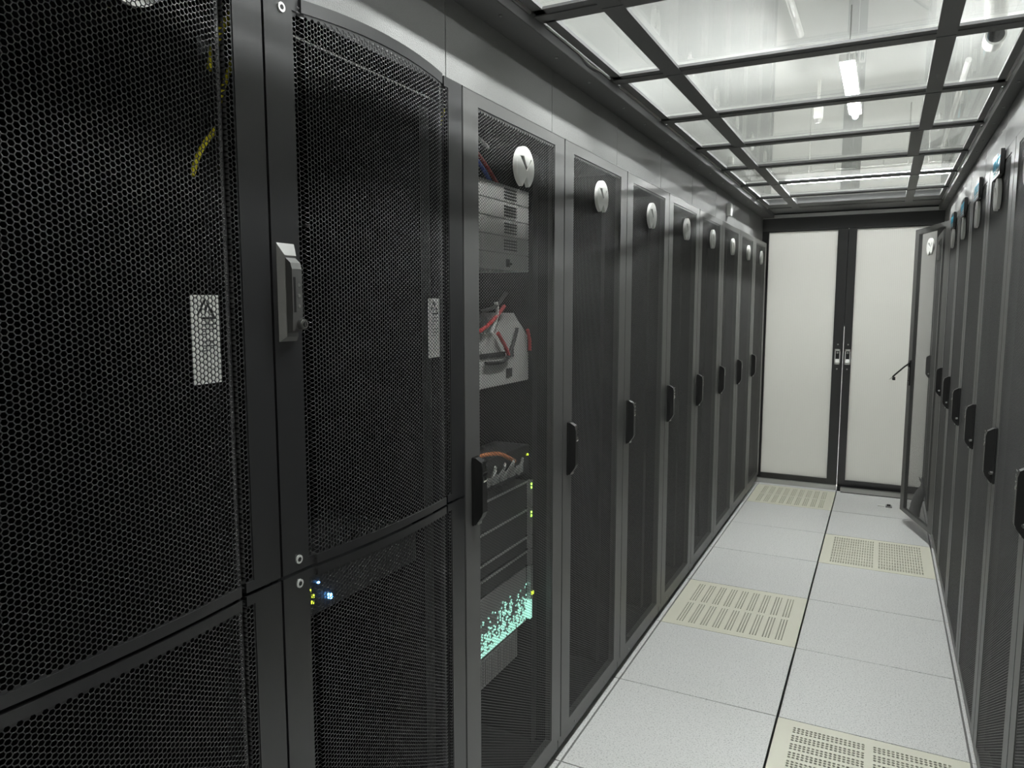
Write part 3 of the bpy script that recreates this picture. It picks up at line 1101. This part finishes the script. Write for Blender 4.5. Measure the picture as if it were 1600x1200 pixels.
# patch panel with looping cables
pp = empty('patch_bay', (EX, -0.9, 0.972))
MB().cbox(-0.12, 0.0, -0.24, 0.24, 0.0, 0.088, 'server', 0.0015).build('housing', pp)
for q in range(8):
    MB().box(0.0, 0.006, -0.215 + q * 0.052, -0.178 + q * 0.052, 0.012, 0.036, 'silver').build('port_block', pp)
MB().box(0, 0.004, 0.222, 0.228, 0.055, 0.061, 'led_yellow').build('status_light', pp)
thing(pp, 'black patch panel with grey plugs above the black servers', 'patch panel')
for k in range(7):
    a = -0.235 + 0.056 * k
    q = [(EX + 0.012, -0.9 + a, 0.995), (EX + 0.036, -0.9 + a + 0.010, 1.025 + 0.006 * (k % 3)), (EX + 0.032, -0.9 + a + 0.026, 1.055 - 0.003 * k), (EX + 0.012, -0.9 + a + 0.042, 1.022 - 0.006 * k)]
    o = MB().tube(smooth_path(q, 6), 0.0042, 'greycable' if k % 2 else 'silver', 7).build('patch_cable')
    thing(o, ordinal(k + 1) + ' grey patch cable from the near end of the patch panel', 'cable', 'patch cables on the black patch panel')
q = [(EX + 0.02, -1.13, 1.082), (EX + 0.02, -1.02, 1.088), (EX + 0.02, -0.90, 1.075), (EX + 0.01, -0.78, 1.030)]
thing(MB().tube(smooth_path(q, 8), 0.006, 'orange', 7).build('cable'), 'pale orange cable arching over the patch panel', 'cable')
# servers
for j, (z0, z1, c) in enumerate(((0.862, 0.950, 'server'), (0.774, 0.860, 'server'), (0.730, 0.772, 'server'), (0.676, 0.726, 'server'))):
    e = empty('rack_server', (EX, -0.9, z0))
    h = z1 - z0
    MB().cbox(-0.60, 0.0, -0.222, 0.222, 0.0, h - 0.001, c, 0.001).build('housing', e)
    MB().box(-0.002, 0.004, -0.222, 0.222, h - 0.008, h - 0.003, 'silver').build('top_edge', e, 'bright top edge')
    MB().box(0.0, 0.012, 0.224, 0.242, 0.0, h - 0.002, 'server_grey').build('ear', e)
    MB().box(0.0, 0.012, -0.242, -0.224, 0.0, h - 0.002, 'server_grey').build('ear', e)
    if j < 2:
        for dz in (0.0, 0.011):
            MB().box(0.012, 0.0145, 0.228, 0.234, h - 0.016 - dz, h - 0.010 - dz, 'led_green').build('status_light', e)
    thing(e, 'black rack server, ' + ordinal(j + 1) + ' one below the patch panel', 'server', 'black servers in the first mesh-door cabinet')
e = empty('lit_server', (EX, -0.9, 0.495))
MB().cbox(-0.60, 0.0, -0.222, 0.222, 0.0, 0.176, 'server_grey', 0.001).build('housing', e)
MB().box(0.0, 0.014, 0.225, 0.2425, 0.070, 0.176, 'silver').build('ear', e)
lt = MB()
rnd = random.Random(3)
for ix in range(56):
    for iz in range(17):
        f = 1 - iz / 17.0
        if rnd.random() < 0.10 + 0.80 * f ** 1.6:
            y, z = -0.218 + ix * 0.0079, 0.006 + iz * 0.0070
            lt.box(0.0, 0.0025, y, y + 0.0045, z, z + 0.0045, 'led_teal')
lt = lt.build('light_matrix', e, 'glowing mint-green dots, densest along the bottom')
lt['kind'] = 'stuff'
MB().box(0.0, 0.012, 0.2245, 0.240, 0.006, 0.070, 'led_teal').build('light_bar', e)
MB().box(0.014, 0.018, 0.230, 0.242, 0.085, 0.094, 'led_yellow').build('status_light', e)
thing(e, 'server glowing mint green behind the first flat mesh door', 'server')
e = empty('storage_server', (EX, -0.9, 0.405))
MB().cbox(-0.60, 0.0, -0.232, 0.160, 0.0, 0.087, 'server_grey', 0.001).build('housing', e)
st = MB()
for q in range(30):
    st.box(0.0, 0.003, -0.228 + q * 0.0128, -0.2185 + q * 0.0128, 0.006, 0.080, 'server_grey')
st.build('front_grille', e)
thing(e, 'grey grilled server directly under the mint-green one', 'server')
# curved cabinet contents
e = empty('rack_server', (-0.700, -1.5, 0.880))
MB().cbox(-0.60, 0.0, -0.235, 0.235, 0.0, 0.088, 'server', 0.001).build('housing', e)
MB().box(0, 0.008, -0.080, -0.074, 0.020, 0.030, 'led_blue').build('power_light', e, 'bright blue light')
MB().box(0, 0.004, -0.110, -0.106, 0.062, 0.065, 'led_blue').build('power_light', e)
lg = MB()
for a, b in ((-0.146, 0.044), (-0.139, 0.030), (-0.126, 0.038), (-0.128, 0.026), (-0.144, 0.026), (-0.135, 0.052)):
    lg.box(0, 0.004, a, a + 0.004, b, b + 0.006, 'led_yellow')
lg.build('link_lights', e, 'cluster of yellow-green lights')
thing(e, 'black server with blue and yellow-green lights behind the lower bowed door', 'server')
ycab = [([(-1.8235, 1.935), (-1.830, 1.930), (-1.852, 1.900), (-1.865, 1.872), (-1.873, 1.838)], 'thick yellow cable curving down near the top of the nearest bowed door'),
        ([(-1.8235, 1.895), (-1.829, 1.869), (-1.846, 1.830), (-1.859, 1.797), (-1.862, 1.767), (-1.869, 1.753), (-1.891, 1.727), (-1.907, 1.700), (-1.914, 1.678)], 'thin yellow cable trailing lower behind the nearest bowed door')]
for k, (pts, lab) in enumerate(ycab):
    q = [(-0.636, a, b) for a, b in pts]
    thing(MB().tube(smooth_path(q, 6), 0.0062 if k == 0 else 0.0040, 'yellow', 8).build('yellow_cable'), lab, 'cable', 'yellow cables in the curved cabinets')
q = [(-0.640, -1.217, 1.933), (-0.640, -1.228, 1.908), (-0.640, -1.237, 1.887), (-0.640, -1.240, 1.851)]
thing(MB().tube(smooth_path(q, 6), 0.0036, 'yellow', 8).build('yellow_cable'), 'short yellow cable behind the far edge of the farther bowed door', 'cable', 'yellow cables in the curved cabinets')
wb = MB().cyl((-0.640, -2.00, 1.941), 'x', 0.055, 0.004, 'white', 32)
thing(wb.build('round_label'), 'round white label behind the mesh at the top of the nearest bowed door', 'label')
# faint purple lights in one far cabinet
e = empty('rack_server', (EX, 2.1, 1.45))
MB().cbox(-0.60, 0.0, -0.225, 0.225, 0.0, 0.088, 'server', 0.001).build('housing', e)
for z in (0.02, 0.045, 0.07):
    MB().box(0, 0.004, -0.02, -0.012, z, z + 0.008, 'led_purple').build('status_light', e)
thing(e, 'black server with faint purple lights in the sixth left-row cabinet', 'server')

# ------------------------------------------------------------------ above the roof and small fittings


o = MB().cbox(LPX, LPX + 0.028, 2.118, 2.172, 2.050, 2.128, 'white', 0.003).build('wall_sensor')
thing(o, 'small white box on the dark panel above the sixth left-row cabinet', 'sensor')


def fixture(x, y0, y1, lab, z=2.90, rz=0.0):
    e = empty('batten_light', (x, y0, z), rz)
    L = y1 - y0
    MB().cbox(-0.045, 0.045, 0, L, 0.016, 0.060, 'white', 0.003).build('light_housing', e)
    MB().cyl((0, 0.02, 0.0), 'y', 0.020, L - 0.04, 'tube', 16).build('tube', e, 'glowing white tube')
    for yy in (0.2, L - 0.2):
        MB().cyl((0, yy, 0.06), 'z', 0.004, CZ - z - 0.06, 'zinc', 8).build('hanger_rod', e)
    thing(e, lab, 'ceiling light', 'batten lights')


fixture(0.008, 2.20, 3.56, 'glowing batten light above the glass roof, midway to the end doors')
fixture(0.008, -1.70, -0.34, 'batten light above the near end of the glass roof')
fixture(0.75, 4.72, 6.08, 'batten light across the room behind the end doors', z=2.63, rz=PI / 2)
for sx, nm in ((-2.6, 'left'), (2.6, 'right')):  # unseen lamps added to light the room ceiling
    for yy, wh in ((-1.2, 'near'), (3.0, 'far')):
        fixture(sx, yy, yy + 1.36, 'added unseen batten light over the %s part of the room beyond the %s cabinets' % (wh, nm))

cm = empty('dome_camera', (0.745, 2.30, 2.96))
MB().cyl((0, 0, 0.06), 'z', 0.055, 0.28, 'white', 24).build('mount', cm)
mb = MB().cyl((0.0, -0.06, 0.0), 'y', 0.052, 0.13, 'white', 28).cyl((0.0, -0.066, 0.0), 'y', 0.041, 0.008, 'vent_dark', 28).cyl((0, -0.072, 0), 'y', 0.020, 0.008, 'plastic', 20)
mb.build('camera_body', cm)
thing(cm, 'white round camera with a dark lens above the right glass panes', 'camera')
sd = empty('smoke_detector', (-0.285, 3.93, 2.965))
MB().cbox(-0.035, 0.035, -0.035, 0.035, 0.03, 0.13, 'white', 0.006).build('housing', sd)
MB().cyl((0, 0, 0.0), 'z', 0.022, 0.03, 'server_grey', 20, r2=0.033).build('sensing_chamber', sd)
MB().cyl((0, 0, 0.13), 'z', 0.012, CZ - 2.965 - 0.13, 'white', 12).build('drop_tube', sd)
thing(sd, 'white box detector hanging left of the glowing batten light', 'detector')
thing(MB().tube([(-0.30, 0.6, 3.24), (-0.30, 2.6, 3.24)], 0.022, 'pipe', 14).build('conduit'), 'white conduit under the ceiling left of the batten light, ending in a hook', 'conduit')
thing(MB().tube([(0.72, 3.6, 3.22), (0.76, 7.2, 3.22)], 0.020, 'pipe', 14).build('conduit'), 'thin white conduit running over the right glass panes', 'conduit')
tr = MB()
for y in (4.85, 5.15):
    for z in (2.735, 2.790, 2.842):
        tr.tube([(-2.2, y, z), (2.2, y, z)], 0.004, 'zinc', 6)
for i in range(23):
    x = -2.2 + 0.2 * i
    tr.tube([(x, 4.85, 2.842), (x, 4.85, 2.735), (x, 5.15, 2.735), (x, 5.15, 2.842)], 0.004, 'zinc', 6)
for x in (-1.8, 0.4, 1.8):
    tr.tube([(x, 5.0, 2.735), (x, 5.0, CZ)], 0.006, 'zinc', 6)
thing(tr.build('wire_tray'), 'wire basket cable tray crossing above the end doors', 'cable tray')
